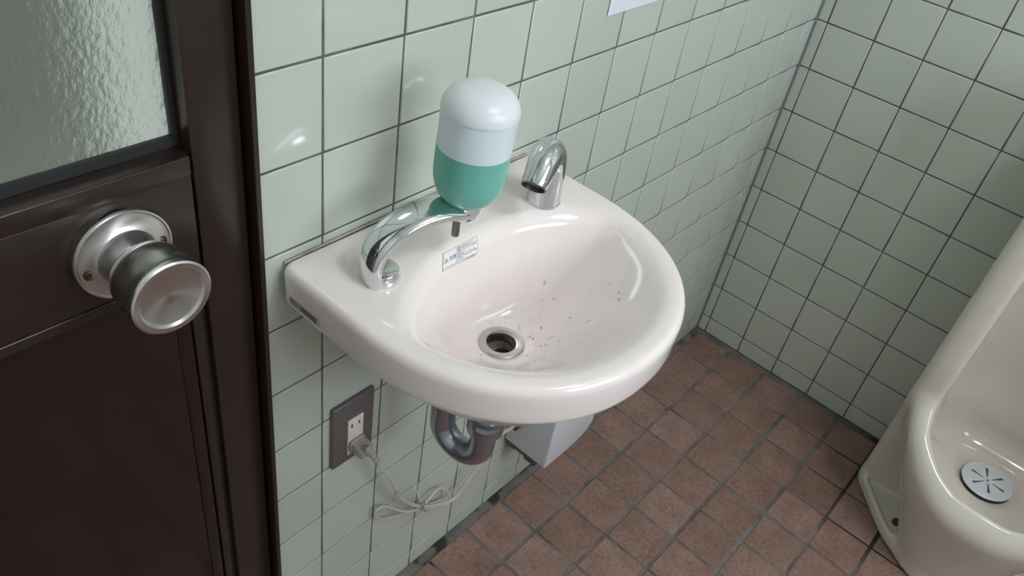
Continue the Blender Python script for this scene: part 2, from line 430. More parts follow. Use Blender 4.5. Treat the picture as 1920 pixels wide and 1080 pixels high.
# ------------------------------------------------------------------ door and frame
fr = struct(link('trim_2', boxes([(DX1-0.0058, DX1, -0.0105, 0.10, 0.0, DZ), (DX1-0.022, DX1-0.0058, 0.045, 0.10, 0.0, DZ), (DX0, DX0+0.006, -0.0105, 0.10, 0.0, DZ), (DX0, DX1, -0.0105, 0.10, DZ-0.006, DZ)], 0.0008, 1), 'bronze'), 'dark brown metal door frame beside the tiles')
door = struct(empty('door_1', (-0.43, 0.02, 0.006)), 'dark brown metal door with patterned glass above a glossy panel')
SX1 = DX1-0.0085; SX0 = -0.1355               # right stile
box('stile', (SX0, SX1, 0.003, 0.040, 0.008, 1.978), 'bronze', door, 0.0015)
box('stile', (DX0+0.009, DX0+0.058, 0.003, 0.040, 0.008, 1.978), 'bronze', door, 0.0015)
RX0, RX1 = DX0+0.058, SX0-0.0028
box('rail', (RX0, RX1, 0.0035, 0.040, 0.873, 0.970), 'bronze', door, 0.0008)
box('glazing_bead', (RX0, RX1, 0.0018, 0.0238, 0.9703, 0.9895), 'bronze', door, 0.0012)
box('panel_bead', (RX0, RX1, 0.0026, 0.020, 0.8615, 0.8727), 'bronze', door, 0.0012)
box('rail', (RX0, RX1, 0.0035, 0.040, 1.90, 1.978), 'bronze', door, 0.0008)
box('rail', (RX0, RX1, 0.0035, 0.040, 0.008, 0.11), 'bronze', door, 0.0008)
box('panel_bead', (-0.152, -0.1415, 0.006, 0.020, 0.111, 0.861), 'bronze', door, 0.0015)
box('panel_bead', (-0.168, -0.1535, 0.0075, 0.022, 0.111, 0.861), 'panel', door, 0.0015)
box('panel', (RX0, -0.1685, 0.009, 0.028, 0.111, 0.861), 'panel', door)
GY = 0.0255
box('leak_stop', (RX0, SX0+0.001, 0.0285, 0.036, 0.10, 0.9885), 'gasket', door)  # backing added to stop corridor light leaking round the panel
box('leak_stop', (RX1-0.004, SX0+0.001, 0.012, 0.030, 0.10, 0.9885), 'gasket', door)  # filler added to block light in the gap beside the stile
for b in ((RX0, SX0, GY-0.003, GY+0.004, 0.9897, 0.9990), (SX0-0.0055, SX0, GY-0.003, GY+0.004, 0.999, 1.89)):
    box('gasket', b, 'gasket', door)
box('glass_pane', (RX0, SX0-0.001, GY, GY+0.004, 0.992, 1.899), 'glass', door)
# lock knob
KX, KZ = -0.2095, 0.9225
kn = lathe('door_knob', [(0.0, 0.0745), (0.010, 0.0762), (0.0245, 0.0788), (0.0262, 0.0794), (0.0280, 0.0818), (0.0325, 0.0818), (0.0342, 0.0806), (0.0347, 0.0782), (0.0343, 0.0756), (0.0338, 0.0738), (0.0338, 0.068), (0.0337, 0.061), (0.0332, 0.053), (0.0322, 0.0460), (0.0304, 0.0400), (0.0278, 0.0358), (0.0245, 0.0330), (0.0212, 0.0318), (0.0185, 0.0316), (0.0160, 0.0312), (0.0155, 0.024), (0, 0.024)], 'knob', None, 96, (KX, 0.0035, KZ), (0, -1, 0), 25)
put(kn, door)
o = lathe('rose', [(0.0, 0.0265), (0.0160, 0.0285), (0.0192, 0.0282), (0.0203, 0.0270), (0.0240, 0.0165), (0.0256, 0.0135), (0.0280, 0.0122), (0.036, 0.0098), (0.0395, 0.0094), (0.0405, 0.0104), (0.0420, 0.0100), (0.0428, 0.0085), (0.0430, 0.0)], 'knob', None, 96, (KX, 0.0035, KZ), (0, -1, 0), 22); o.parent = kn; o.matrix_parent_inverse = Matrix.Translation(-door.location)
o.matrix_parent_inverse = Matrix.Identity(4)
for sx, sz in ((-1, -0.18), (1, 0.02)):
    o = lathe('screw', [(0, 0.0012), (0.0022, 0.0012), (0.0026, 0.0), (0.0046, 0.0014), (0.0052, 0.0008), (0.0054, -0.002)], 'brown_screw', None, 24, (KX+sx*0.0315, 0.0035-0.0102, KZ+sz*0.0315), (0, -1, 0)); o.parent = kn
o = lathe('neck_gap', [(0.0150, 0.0275), (0.0176, 0.0280), (0.0176, 0.0320), (0.0150, 0.0325)], 'dark', None, 48, (KX, 0.0035, KZ), (0, -1, 0)); o.parent = kn

# ------------------------------------------------------------------ wash basin
SCX, SCY, ST = 0.141, -0.190, 0.838
def basin_outer(n):
    a, b, yc, e, rc = 0.2, 0.2195, -0.120, 2.15, 0.016
    p = []
    for i in range(400):
        t = math.pi*i/399; c, s = math.cos(t), math.sin(t)
        p.append((SCX+a*math.copysign(abs(c)**(2/e), c), yc-b*abs(s)**(2/e)))
    for k in range(1, 60): p.append((SCX-a, yc+(abs(yc)-rc)*k/60))
    for k in range(13): t = math.pi-math.pi/2*k/12; p.append((SCX-a+rc+rc*math.cos(t), -rc+rc*math.sin(t)))
    for k in range(1, 80): p.append((SCX-a+rc+(2*a-2*rc)*k/80, 0.0))
    for k in range(13): t = math.pi/2-math.pi/2*k/12; p.append((SCX+a-rc+rc*math.cos(t), -rc+rc*math.sin(t)))
    for k in range(1, 60): p.append((SCX+a, -rc-(abs(yc)-rc)*k/60))
    P = np.array(p); P[:, 1] -= 0.0008
    return P
def by_angle(P, n):
    ang = np.arctan2(P[:, 1]-SCY, P[:, 0]-SCX); rad = np.hypot(P[:, 0]-SCX, P[:, 1]-SCY); o = np.argsort(ang)
    ang, rad = ang[o], rad[o]; th = -math.pi+2*math.pi*(np.arange(n)+0.5)/n
    r = np.interp(th, np.r_[ang-2*math.pi, ang, ang+2*math.pi], np.r_[rad, rad, rad])
    return np.stack([SCX+r*np.cos(th), SCY+r*np.sin(th)], 1), th
NB = 288
BO, TH = by_angle(basin_outer(NB), NB)
def inset(P, d):
    t = np.roll(P, -1, 0)-np.roll(P, 1, 0); t /= np.linalg.norm(t, axis=1)[:, None]
    n = np.stack([-t[:, 1], t[:, 0]], 1)                       # counter-clockwise outline: this points inward
    return P+n*d
def basin_inner():
    p = []
    for i in range(720):
        t = 2*math.pi*i/720; c, s = math.cos(t), math.sin(t)
        p.append((SCX+0.176*c, -0.193+(0.108 if s > 0 else 0.130)*s))
    A = by_angle(np.array(p), NB)[0]; B = by_angle(inset(BO, 0.0235), NB)[0]
    ra, rb = np.hypot(A[:, 0]-SCX, A[:, 1]-SCY), np.hypot(B[:, 0]-SCX, B[:, 1]-SCY)
    k = 0.012; h = np.clip(0.5+0.5*(rb-ra)/k, 0, 1); r = rb*(1-h)+ra*h-k*h*(1-h)
    for _ in range(6): r = (np.roll(r, 1)+2*r+np.roll(r, -1))/4
    return np.stack([SCX+r*np.cos(TH), SCY+r*np.sin(TH)], 1)
BI = basin_inner()
DRX, DRY, DRZ = 0.1395, -0.1545, 0.7195
def ring(P, z): return np.c_[P, np.full(len(P), z)]
def drain_c(r): return np.stack([DRX+r*np.cos(TH), DRY+r*np.sin(TH)], 1)
def lerp(A, B, t): return A*(1-t)+B*t
rings = [ring(drain_c(0.024), 0.690), ring(drain_c(0.045), 0.692), ring(lerp(drain_c(0.05), inset(BO, 0.01), 0.3), 0.699), ring(lerp(drain_c(0.05), inset(BO, 0.01), 0.62), 0.722), ring(lerp(drain_c(0.05), inset(BO, 0.01), 0.85), 0.758),
         ring(inset(BO, 0.0150), 0.784), ring(inset(BO, 0.0080), 0.7875), ring(inset(BO, 0.0040), 0.7895), ring(inset(BO, 0.0020), 0.7920), ring(inset(BO, 0.0013), 0.796), ring(inset(BO, 0.0010), 0.804), ring(inset(BO, 0.0005), 0.816), ring(inset(BO, 0.0002), 0.8265), ring(inset(BO, 0.0007), 0.8302), ring(inset(BO, 0.0021), 0.8338), ring(inset(BO, 0.0044), 0.8363), ring(inset(BO, 0.0068), 0.8376), ring(inset(BO, 0.0092), 0.8380)]
A0, A1 = inset(BO, 0.0092), inset(BI, -0.0100)
for t in (0.33, 0.66): rings.append(ring(lerp(A0, A1, t), 0.8381))
u_ = np.clip((np.sin(TH)+0.2)/1.2, 0, 1); u_ = u_*u_*(3-2*u_)   # 0 front .. 1 back
LIP = 0.0094+0.0070*u_; QX = 1.06+2.0*u_
def ringz(P, z): return np.c_[P, z]
for k in range(9): rings.append(ringz(inset(BI, -0.010+0.022*k/8), 0.8381-LIP*(k/8)**2))
B1 = inset(BI, 0.012); D1 = drain_c(0.0262); ZT = 0.8381-LIP
NBW = 30
for k in range(1, NBW+1):                                       # front slopes gently, back wall is steep
    rad = 1-(k/NBW)**1.35
    rings.append(ringz(lerp(D1, B1, rad), DRZ+(ZT-DRZ)*rad**(QX+0.5*(1-rad))))
rings.append(ring(drain_c(0.0240), DRZ-0.003)); rings.append(ring(drain_c(0.0235), 0.690))
V = np.concatenate(rings); n = NB; F = []
for k in range(len(rings)-1):
    for i in range(n):
        j = (i+1) % n; F.append((k*n+i, k*n+j, (k+1)*n+j, (k+1)*n+i))
basin = tag(empty('wash_basin', (SCX, 0, 0.69)), 'pinkish white ceramic wash basin mounted on the green tiled wall', 'sink')
me = fix(mesh('bowl', V, F)); bowl = put(link('bowl', me, 'sink', smooth=True), basin)
tree = BVHTree.FromPolygons([tuple(p) for p in V], F)
def on_bowl(x, y, eps=0.0003):                                # drop a point straight down on the basin
    h, nrm, i, d = tree.ray_cast(Vector((x, y, 1.0)), Vector((0, 0, -1)))
    if nrm.z < 0: nrm = -nrm
    return h+nrm*eps, nrm
lathe('drain_flange', [(0.0168, -0.012), (0.0169, -0.001), (0.0178, 0.0012), (0.0215, 0.0024), (0.0260, 0.0024), (0.0272, 0.0014), (0.0276, -0.0008)], 'steel', basin, 72, (DRX, DRY, DRZ))
lathe('drain_cup', [(0.0183, 0.0), (0.0182, -0.012), (0.0178, -0.024), (0.0, -0.025)], 'grime', basin, 48, (DRX, DRY, DRZ))
lathe('drain_strainer', [(0.0, -0.018), (0.006, -0.0185), (0.0115, -0.020), (0.0125, -0.0245), (0.0, -0.0248)], 'black', basin, 32, (DRX+0.003, DRY-0.002, DRZ))
box('lug', (SCX-0.1935, SCX-0.160, -0.066, -0.046, 0.7815, 0.7925), 'sink', basin, 0.003)
v, f = sweep([(SCX-0.192, -0.0022, ST-0.002), (SCX, -0.0022, ST), (SCX+0.192, -0.0022, ST-0.002)], lambda i, s: circ(0.0015, 8))
put(link('sealant', mesh('sealant', v, f), 'old_caulk'), basin)

# trap under the basin
trap = tag(empty('drain_trap', (DRX, DRY, 0.47)), 'dull chromed U-bend drain trap hanging under the basin', 'pipe')
LX2, LY2 = 0.132, -0.088
tube('tailpiece', [(DRX, DRY, 0.689), (DRX, DRY, 0.64), (DRX, DRY, 0.545)], 0.0160, 'pipe', trap, 24)
arc = [(DRX, DRY, 0.60), (DRX, DRY, 0.542)]
for k in range(1, 12):
    a = math.pi*k/12; t = (1-math.cos(a))/2
    arc.append((DRX+(LX2-DRX)*t, DRY+(LY2-DRY)*t, 0.537-0.036*math.sin(a)))
arc += [(LX2, LY2, 0.550), (LX2, LY2, 0.580)]
tube('u_bend', catmull(arc, 3), 0.0172, 'pipe', trap, 28)
for (x, y, z) in ((DRX, DRY, 0.565), (LX2, LY2, 0.575)):
    lathe('slip_nut', [(0.018, 0.0), (0.0235, 0.001), (0.0245, 0.005), (0.0245, 0.018), (0.023, 0.022), (0.0225, 0.024), (0.017, 0.0255)], 'pipe', trap, 8 if y == LY2 else 40, (x, y, z), ang=20)
arc = [(LX2, LY2, 0.595), (LX2, LY2, 0.615), (LX2, LY2+0.008, 0.632), (LX2, LY2+0.030, 0.640), (LX2, LY2+0.06, 0.640), (LX2, -0.004, 0.640)]
tube('outlet_pipe', catmull(arc, 5), 0.0160, 'pipe', trap, 24)
lathe('wall_flange', [(0.016, 0.012), (0.024, 0.010), (0.034, 0.003), (0.035, 0.0)], 'chrome', trap, 40, (LX2, -0.0005, 0.640), (0, -1, 0))

# faucet -----------------------------------------------------------------
FB = Vector((0.2640, -0.0885, ST+0.0002)); fd = Vector((-0.93, -0.37, 0)).normalized()
fa = tag(empty('faucet', FB), 'chrome gooseneck sensor faucet on the basin deck beside the soap dispenser', 'faucet')
ctrl = [(0.000, 0.000), (0.0005, 0.022), (0.0005, 0.040), (0.003, 0.056), (0.011, 0.069), (0.024, 0.0735), (0.0365, 0.0698), (0.0470, 0.0625), (0.0560, 0.0550), (0.0605, 0.0512)]
path = [FB+fd*float(p[0])+Vector((0, 0, float(p[1]))) for p in catmull(ctrl, 6)]
def frad(s):
    return float(np.interp(s, [0, 0.2, 0.4, 0.55, 0.7, 0.85, 1.0], [0.0212, 0.0207, 0.0202, 0.0192, 0.0177, 0.0160, 0.0148]))
v, f = sweep(path, lambda i, s: circ(frad(s), 40), up=fd, caps=False)
nr = 40
f.append(tuple(range(nr))[::-1])
o = put(link('spout', fix(mesh('spout', v, f)), 'chrome_spot'), fa); shade_auto(o, 50)
tip = path[-1]; tdir = (path[-1]-path[-3]).normalized()
lathe('spout_rim', [(0.0148, 0.0), (0.0150, 0.0012), (0.0138, 0.0016), (0.0132, -0.004), (0.0, -0.0045)], 'steel_dark', fa, 40, tip, tdir)
sr_ = lathe('aerator', [(0.0, -0.0030), (0.0085, -0.0030), (0.0098, -0.0036), (0.0098, -0.0055)], 'greypl', None, 32, tip, tdir)
sr_.parent = o
lathe('base_ring', [(0.0206, 0.0016), (0.0218, 0.0012), (0.0220, 0.0)], 'chrome', fa, 48, FB)
sp_ = FB+fd*0.0207+Vector((0, 0, 0.010))
lathe('sensor_window', [(0.0, 0.0006), (0.0016, 0.0005), (0.0018, -0.001)], 'dark', fa, 20, sp_, fd)

# soap dispenser ------------------------------------------------------------
SB = Vector((0.0055, -0.0815, ST+0.0002)); BX, BY = 0.1040, -0.1005
sd = Vector((BX-SB.x, BY-SB.y, 0)); SL = sd.length; sd.normalize(); sn = Vector((-sd.y, sd.x, 0))
so = tag(empty('soap_dispenser', SB), 'chrome arched soap dispenser arm holding the upside-down bottle over the basin', 'soap dispenser')
# foot: a round plinth
lathe('foot', [(0.0, 0.0135), (0.0140, 0.0133), (0.0172, 0.0120), (0.0188, 0.0092), (0.0194, 0.0040), (0.0195, 0.0)], 'chrome', so, 64, SB+sd*0.0045)
ctrl = [(-0.0085, 0.000, 0.0175, 0.0085), (-0.0098, 0.012, 0.0175, 0.0082), (-0.0090, 0.026, 0.0176, 0.0080), (-0.0035, 0.0410, 0.0180, 0.0080), (0.008, 0.0530, 0.0186, 0.0082), (0.025, 0.0618, 0.0194, 0.0084), (0.046, 0.0668, 0.0202, 0.0086), (0.066, 0.0672, 0.0208, 0.0086), (0.084, 0.0640, 0.0210, 0.0086), (0.0965, 0.0595, 0.0190, 0.0080)]
cc = catmull(ctrl, 6)
path = [SB+sd*float(p[0])+Vector((0, 0, float(p[1]))) for p in cc]
def arm_sec(i, s):
    w, h = float(cc[i][2]), float(cc[i][3]); out = []
    for k in range(40):
        t = 2*math.pi*k/40; c, q = math.cos(t), math.sin(t)
        e = 2.1 if q > 0 else 4.5                         # domed top, flat underside with a crisp edge between
        out.append((w*math.copysign(abs(c)**(2/e), c), h*math.copysign(abs(q)**(2/e), q)*(1.0 if q > 0 else 0.75)))
    return out
v, f = sweep(path, arm_sec, up=-sd)
o = put(link('arm', fix(mesh('arm', v, f)), 'chrome'), so); shade_auto(o, 38)
NZ = 0.9055
lathe('collar', [(0.0, -0.0215), (0.009, -0.0215), (0.0130, -0.0205), (0.0172, -0.0150), (0.0200, -0.006), (0.0206, 0.0015), (0.0198, 0.0026), (0.0185, 0.0018), (0.0, 0.0010)], 'chrome', so, 56, (BX, BY, NZ))
lathe('nozzle', [(0.0, -0.0385), (0.0030, -0.0388), (0.0040, -0.0382), (0.0042, -0.037), (0.0042, -0.018)], 'steel_dark', so, 28, (BX-0.010, BY-0.001, NZ-0.001))
# bottle
bt = tag(empty('soap_bottle', (BX, BY, NZ+0.003)), 'frosted capsule-shaped soap bottle half full of green soap', 'bottle')
BOX_ = (BX, BY, NZ+0.0015); BAX = tuple((Vector((0, 0, 1))+CR*0.035).normalized())
def bottle_prof(off, z0, z1, n=40):
    out = []
    for k in range(n+1):
        z = z0+(z1-z0)*k/n
        if z < 0.038: r = 0.0155+(0.0376-0.0155)*math.sqrt(max(0, 1-((0.038-z)/0.038)**1.95))
        else: r = 0.0376+0.0010*(z-0.038)/0.065
        out.append((max(0.001, r-off), z))
    return out
lathe('bottle_shell', [(0.0, 0.0)]+bottle_prof(0.0, 0.0004, 0.1055), 'bottle', bt, 72, BOX_, BAX)
LV = 0.0640
lathe('liquid_soap', [(0.0, -0.0003)]+bottle_prof(-0.0002, 0.0003, LV)+[(0.036, LV+0.0004), (0.0, LV)], 'soap', bt, 72, BOX_, BAX, ang=50)
cp = [(0.0380, 0.1025), (0.0391, 0.1028), (0.0393, 0.1040), (0.0390, 0.1060)]
for k in range(1, 13):
    a = math.pi/2*k/12; cp.append((0.0390*math.cos(a)**0.72, 0.1060+0.0236*math.sin(a)**1.1))
cp[-1] = (0.0, 0.1296)
lathe('bottle_cap', cp, 'cap', bt, 72, BOX_, BAX, ang=60)
lathe('neck_seal', [(0.0150, -0.0004), (0.0196, 0.0002), (0.0204, 0.0016), (0.0198, 0.0034), (0.0150, 0.0040)], 'black', bt, 48, BOX_, BAX)

# caution sticker on the bowl's back wall ------------------------------------
def project(u, v, eps):
    """cast the photo direction on the basin, so that the print lies on its curved glaze"""
    d = (CR*((u-960)/FPX)-CU*((v-540)/FPX)+CF).normalized()
    h, nrm, i, dd = tree.ray_cast(CAM, d)
    if nrm.dot(d) > 0: nrm = -nrm
    return h+nrm*eps
c00, c10, c01 = project(828.5, 510.5, 0), project(893, 478, 0), project(829.5, 476, 0); c11 = project(893.5, 443, 0)
stick = tag(empty('caution_sticker', (c00+c11)/2), 'small white caution sticker with a warning triangle inside the basin', 'sticker')
def bil(s, t): return c00*(1-s)*(1-t)+c10*s*(1-t)+c01*(1-s)*t+c11*s*t
nrm0 = (c10-c00).cross(c01-c00).normalized()
if nrm0.dot(CAM-c00) < 0: nrm0 = -nrm0
def snap(s, t, eps):
    p = bil(s, t)+nrm0*0.03
    h, nn, i, dd = tree.ray_cast(p, -nrm0)
    if h is None: return bil(s, t)+nrm0*eps
    return h+nrm0*eps
def patch(name, s0, s1, t0, t1, eps, mat, ns=24, nt=12):
    v = [snap(s0+(s1-s0)*i/ns, t0+(t1-t0)*j/nt, eps) for j in range(nt+1) for i in range(ns+1)]
    f = [(j*(ns+1)+i, j*(ns+1)+i+1, (j+1)*(ns+1)+i+1, (j+1)*(ns+1)+i) for j in range(nt) for i in range(ns)]
    o = link(name, mesh(name, v, f), mat, smooth=True); return put(o, stick)
patch('backing', 0, 1, 0, 1, 0.00025, 'sticker_edge'); patch('face', 0.022, 0.985, 0.028, 0.972, 0.0004, 'sticker')
patch('rule', 0.02, 0.985, 0.095, 0.115, 0.0006, 'ink', 24, 1); patch('rule', 0.395, 0.402, 0.115, 0.97, 0.0006, 'label_grey', 1, 12)
def text_mesh(s, size):
    cu = bpy.data.curves.new('txt', 'FONT'); cu.body = s; cu.size = size; cu.resolution_u = 2
    ob = bpy.data.objects.new('txt', cu); COL.objects.link(ob); bpy.context.view_layer.update()
    me = bpy.data.meshes.new_from_object(ob.evaluated_get(bpy.context.evaluated_depsgraph_get()))
    bpy.data.objects.remove(ob); bpy.data.curves.remove(cu); return me
SW, SH = (c10-c00).length, (c01-c00).length
def lettering(s, s0, t0, hgt, width=None):
    me = text_mesh(s, 1.0)
    if not me.vertices: return
    xs = [q.co.x for q in me.vertices]; w = max(xs)-min(xs); x0 = min(xs)
    k = hgt*SH; kx = k if width is None else width*SW/w
    for q in me.vertices: q.co = snap(s0+(q.co.x-x0)*kx/SW, t0+q.co.y*k/SH, 0.0007)
    me.materials.clear(); put(link('lettering', me, 'ink'), stick)
lettering('注意', 0.185, 0.44, 0.26, 0.20)
for i, (s, w) in enumerate((('陶器に熱湯を注がない', 0.44), ('陶器に固い物を落とさない!', 0.55), ('陶器にヒビが入った場合は', 0.55), ('使用しない', 0.21), ('陶器が破損してケガをしたり、', 0.50), ('水漏れして家財を濡らす事故', 0.54), ('になります。', 0.19))):
    lettering(s, 0.425, 0.845-i*0.108, 0.088, w)
lettering('D05495', 0.74, 0.03, 0.062, 0.20)
v = [snap(a, b, 0.0006) for a, b in ((0.045, 0.40), (0.165, 0.40), (0.105, 0.64))]
put(link('warning_triangle', mesh('tri', v, [(0, 1, 2)]), 'ink'), stick)
v = [snap(a, b, 0.0008) for a, b in ((0.062, 0.425), (0.148, 0.425), (0.105, 0.60))]
put(link('warning_triangle', mesh('tri', v, [(0, 1, 2)]), 'yellow'), stick)
lettering('!', 0.100, 0.435, 0.16, 0.012)
# maker's label on the left side of the basin
lab = tag(empty('basin_label', (SCX-0.2, -0.046, 0.80)), 'tiny grey printed label on the left flank of the basin', 'label')
def flank(y, z, e):
    h, nn, i, dd = tree.ray_cast(Vector((-0.3, y, z)), Vector((1, 0, 0))); return h+Vector((-e, 0, 0))
def flank_patch(name, y0, y1, z0, z1, e, mat, ny=10):
    v = [flank(y0+(y1-y0)*i/ny, z0+(z1-z0)*j/3, e) for j in range(4) for i in range(ny+1)]
    f = [(j*(ny+1)+i, j*(ny+1)+i+1, (j+1)*(ny+1)+i+1, (j+1)*(ny+1)+i) for j in range(3) for i in range(ny)]
    put(link(name, mesh(name, v, f), mat), lab)
flank_patch('backing', -0.0690, -0.0185, 0.7968, 0.8068, 0.0003, 'label_base')
flank_patch('print', -0.0640, -0.0375, 0.7985, 0.8058, 0.0006, 'label_grey')
for k in range(3): flank_patch('print', -0.0350, -0.0200, 0.7985+k*0.0030, 0.7998+k*0.0030, 0.0006, 'label_grey', 4)

# ------------------------------------------------------------------ outlet, plug, cord
ol = tag(empty('wall_outlet', (0.0468, 0, 0.445)), 'dark bronze wall outlet plate with ivory double socket on the tiles', 'outlet')
box('plate', (0.0113, 0.0822, -0.0070, 0.0, 0.4465, 0.5660), 'plate', ol, 0.0028, 3)
ins_ = box('socket_insert', (0.0360, 0.0620, -0.0090, -0.004, 0.4610, 0.5305), 'ivory', ol, 0.0007)
for z in (0.5180, 0.4750):
    for x, h in ((0.0420, 0.0050), (0.0545, 0.0042)): box('slot', (x-0.0011, x+0.0011, -0.00925, -0.006, z-h+0.002, z+h-0.001), 'dark').parent = ins_
for z in (0.5455, 0.4530):
    lathe('screw', [(0.0, 0.0012), (0.0016, 0.0011), (0.0026, 0.0004), (0.0028, 0.0)], 'steel_dark', ol, 20, (0.0487, -0.0070, z), (0, -1, 0))
cord = tag(empty('power_cord', (0.055, -0.01, 0.475)), 'grey power cord with plug, bundled loosely against the tiles', 'cord')
PZ = 0.4790
# plug: a tapered block
bm = bmesh.new(); v = []
secs = [(-0.0092, 0.0125, 0.0108), (-0.0105, 0.0134, 0.0116), (-0.0130, 0.0134, 0.0116), (-0.0140, 0.0122, 0.0104), (-0.0240, 0.0120, 0.0100), (-0.0310, 0.0112, 0.0088), (-0.0335, 0.0088, 0.0068)]
PXC = 0.0500
for (y, a, b) in secs:
    for k in range(24):
        t = 2*math.pi*k/24; c, q = math.cos(t), math.sin(t); e = 5
        v.append((PXC+a*math.copysign(abs(c)**(2/e), c), y, PZ+b*math.copysign(abs(q)**(2/e), q)))
f = [(i*24+j, i*24+(j+1) % 24, (i+1)*24+(j+1) % 24, (i+1)*24+j) for i in range(len(secs)-1) for j in range(24)]
f += [tuple(range(24)), tuple(range((len(secs)-1)*24, len(secs)*24))]
o = put(link('plug', fix(mesh('plug', v, f)), 'plug'), cord); shade_auto(o, 40)
def P(u, v, y): return tuple(px(u, v, 1, y))
relief = [(0.0530, -0.0310, 0.4755), P(690, 842, -0.036), P(698, 853, -0.038), P(708, 866, -0.039)]
rp = catmull(relief, 12)
def rsec(i, s): r = 0.0064-0.0020*s; r *= (1.0 if (i//3) % 2 == 0 else 0.66); return circ(r, 16)
v, f = sweep(rp, rsec); o2 = link('strain_relief', fix(mesh('relief', v, f)), 'plug'); o2.parent = o
def twin(name, pts, r=0.0017):
    p = catmull(pts, 8); vv, ff = [], []
    for sgn in (-1, 1):
        a, b = sweep(p, lambda i, s: [(x+sgn*r*0.85, y) for x, y in circ(r, 10)], up=(0, -1, 0.3))
        ff += [tuple(q+len(vv) for q in fc) for fc in b]; vv += a
    o = put(link(name, fix(mesh(name, vv, ff)), 'cord'), cord); shade_auto(o, 50); return o
main = [relief[-1], P(722, 886, -0.036), P(741, 914, -0.033), P(746, 927, -0.030), P(757, 938, -0.027), P(776, 947, -0.024), P(798, 950, -0.022), P(822, 946, -0.021), P(843, 940, -0.021), P(856, 930, -0.022), P(872, 908, -0.026), P(893, 880, -0.030), P(914, 852, -0.036), P(926, 832, -0.040), P(935, 817, -0.036), (0.4160, -0.0240, 0.2480), (0.4200, -0.0200, 0.2620)]
twin('cable', main)
loopA = [P(800, 952, -0.0185), P(782, 956, -0.017), P(762, 959, -0.016), P(742, 955, -0.015), P(722, 950, -0.013), P(708, 955, -0.012), P(704, 964, -0.012), P(708, 971, -0.013), P(720, 973, -0.013), P(745, 968, -0.014), P(768, 961, -0.015), P(786, 955, -0.016), P(801, 951, -0.0165)]
twin('cable_loop', loopA, 0.0013)
loopB = [P(797, 944, -0.0180), P(806, 934, -0.017), P(816, 922, -0.016), P(826, 915, -0.014), P(836, 918, -0.013), P(840, 927, -0.013), P(834, 936, -0.014), P(820, 941, -0.015), P(804, 946, -0.0165)]
twin('cable_loop', loopB, 0.0013)
tube('cable_tie', catmull([P(793, 945, -0.026), P(797, 956, -0.026), P(799, 958, -0.013), P(795, 944, -0.012)], 5, True), 0.0016, 'plug', cord, 8, True)
tube('tie_tail', catmull([P(791, 946, -0.018), P(785, 930, -0.018), P(778, 914, -0.017), P(773, 906, -0.016)], 4), 0.0008, 'ivory', cord, 6)
tube('tie_clip', catmull([P(741, 922, -0.0335), P(746, 921, -0.0335), P(747, 925, -0.0285), P(742, 926, -0.0285)], 4, True), 0.0014, 'plug', cord, 8, True)

# ------------------------------------------------------------------ faucet control box
cb = tag(empty('control_box', (0.498, 0, 0.1835)), 'white plastic control box on the wall tiles below the basin', 'box')
bx0, bx1, by, bz0, bz1 = 0.4291, 0.5720, -0.1000, 0.1835, 0.405
pl = [(bx0, bz0)]
for k in range(9):
    t = -math.pi/2+math.pi/2*k/8; pl.append((bx1-0.07+0.07*math.cos(t)*1.0, bz0+0.035+0.035*math.sin(t)))
pl += [(bx1, bz1), (bx0, bz1)]
bm = bmesh.new(); vs_ = [bm.verts.new((x, -0.001, z)) for x, z in pl]; fc = bm.faces.new(vs_)
g = bmesh.ops.extrude_face_region(bm, geom=[fc])
for q in g['geom']:
    if isinstance(q, bmesh.types.BMVert): q.co.y = by
bmesh.ops.recalc_face_normals(bm, faces=bm.faces)
bmesh.ops.bevel(bm, geom=[e for e in bm.edges if e.calc_face_angle(0) > 0.6], offset=0.0028, segments=3, profile=0.5, affect='EDGES')
me = bpy.data.meshes.new('cover'); bm.to_mesh(me); bm.free()
o = put(link('cover', me, 'box'), cb); shade_auto(o, 40)
for (y0, y1, dz) in ((-0.078, -0.050, 0.015), (-0.0505, -0.026, 0.010), (-0.0265, -0.003, 0.013)):
    box('base_clip', (bx0+0.0005, bx0+0.10, y0, y1, bz0-dz, bz0+0.003), 'greypl', cb, 0.002)
box('side_clamp', (bx0-0.013, bx0+0.001, -0.030, -0.004, 0.235, 0.330), 'greypl', cb, 0.003)

# ------------------------------------------------------------------ notice
nt = tag(link('paper_notice', boxes([(0.4575, 0.6675, -0.0016, -0.0012, 1.0000, 1.297)]), 'paper'), 'plain white paper notice stuck on the tiles above the faucet', 'notice')

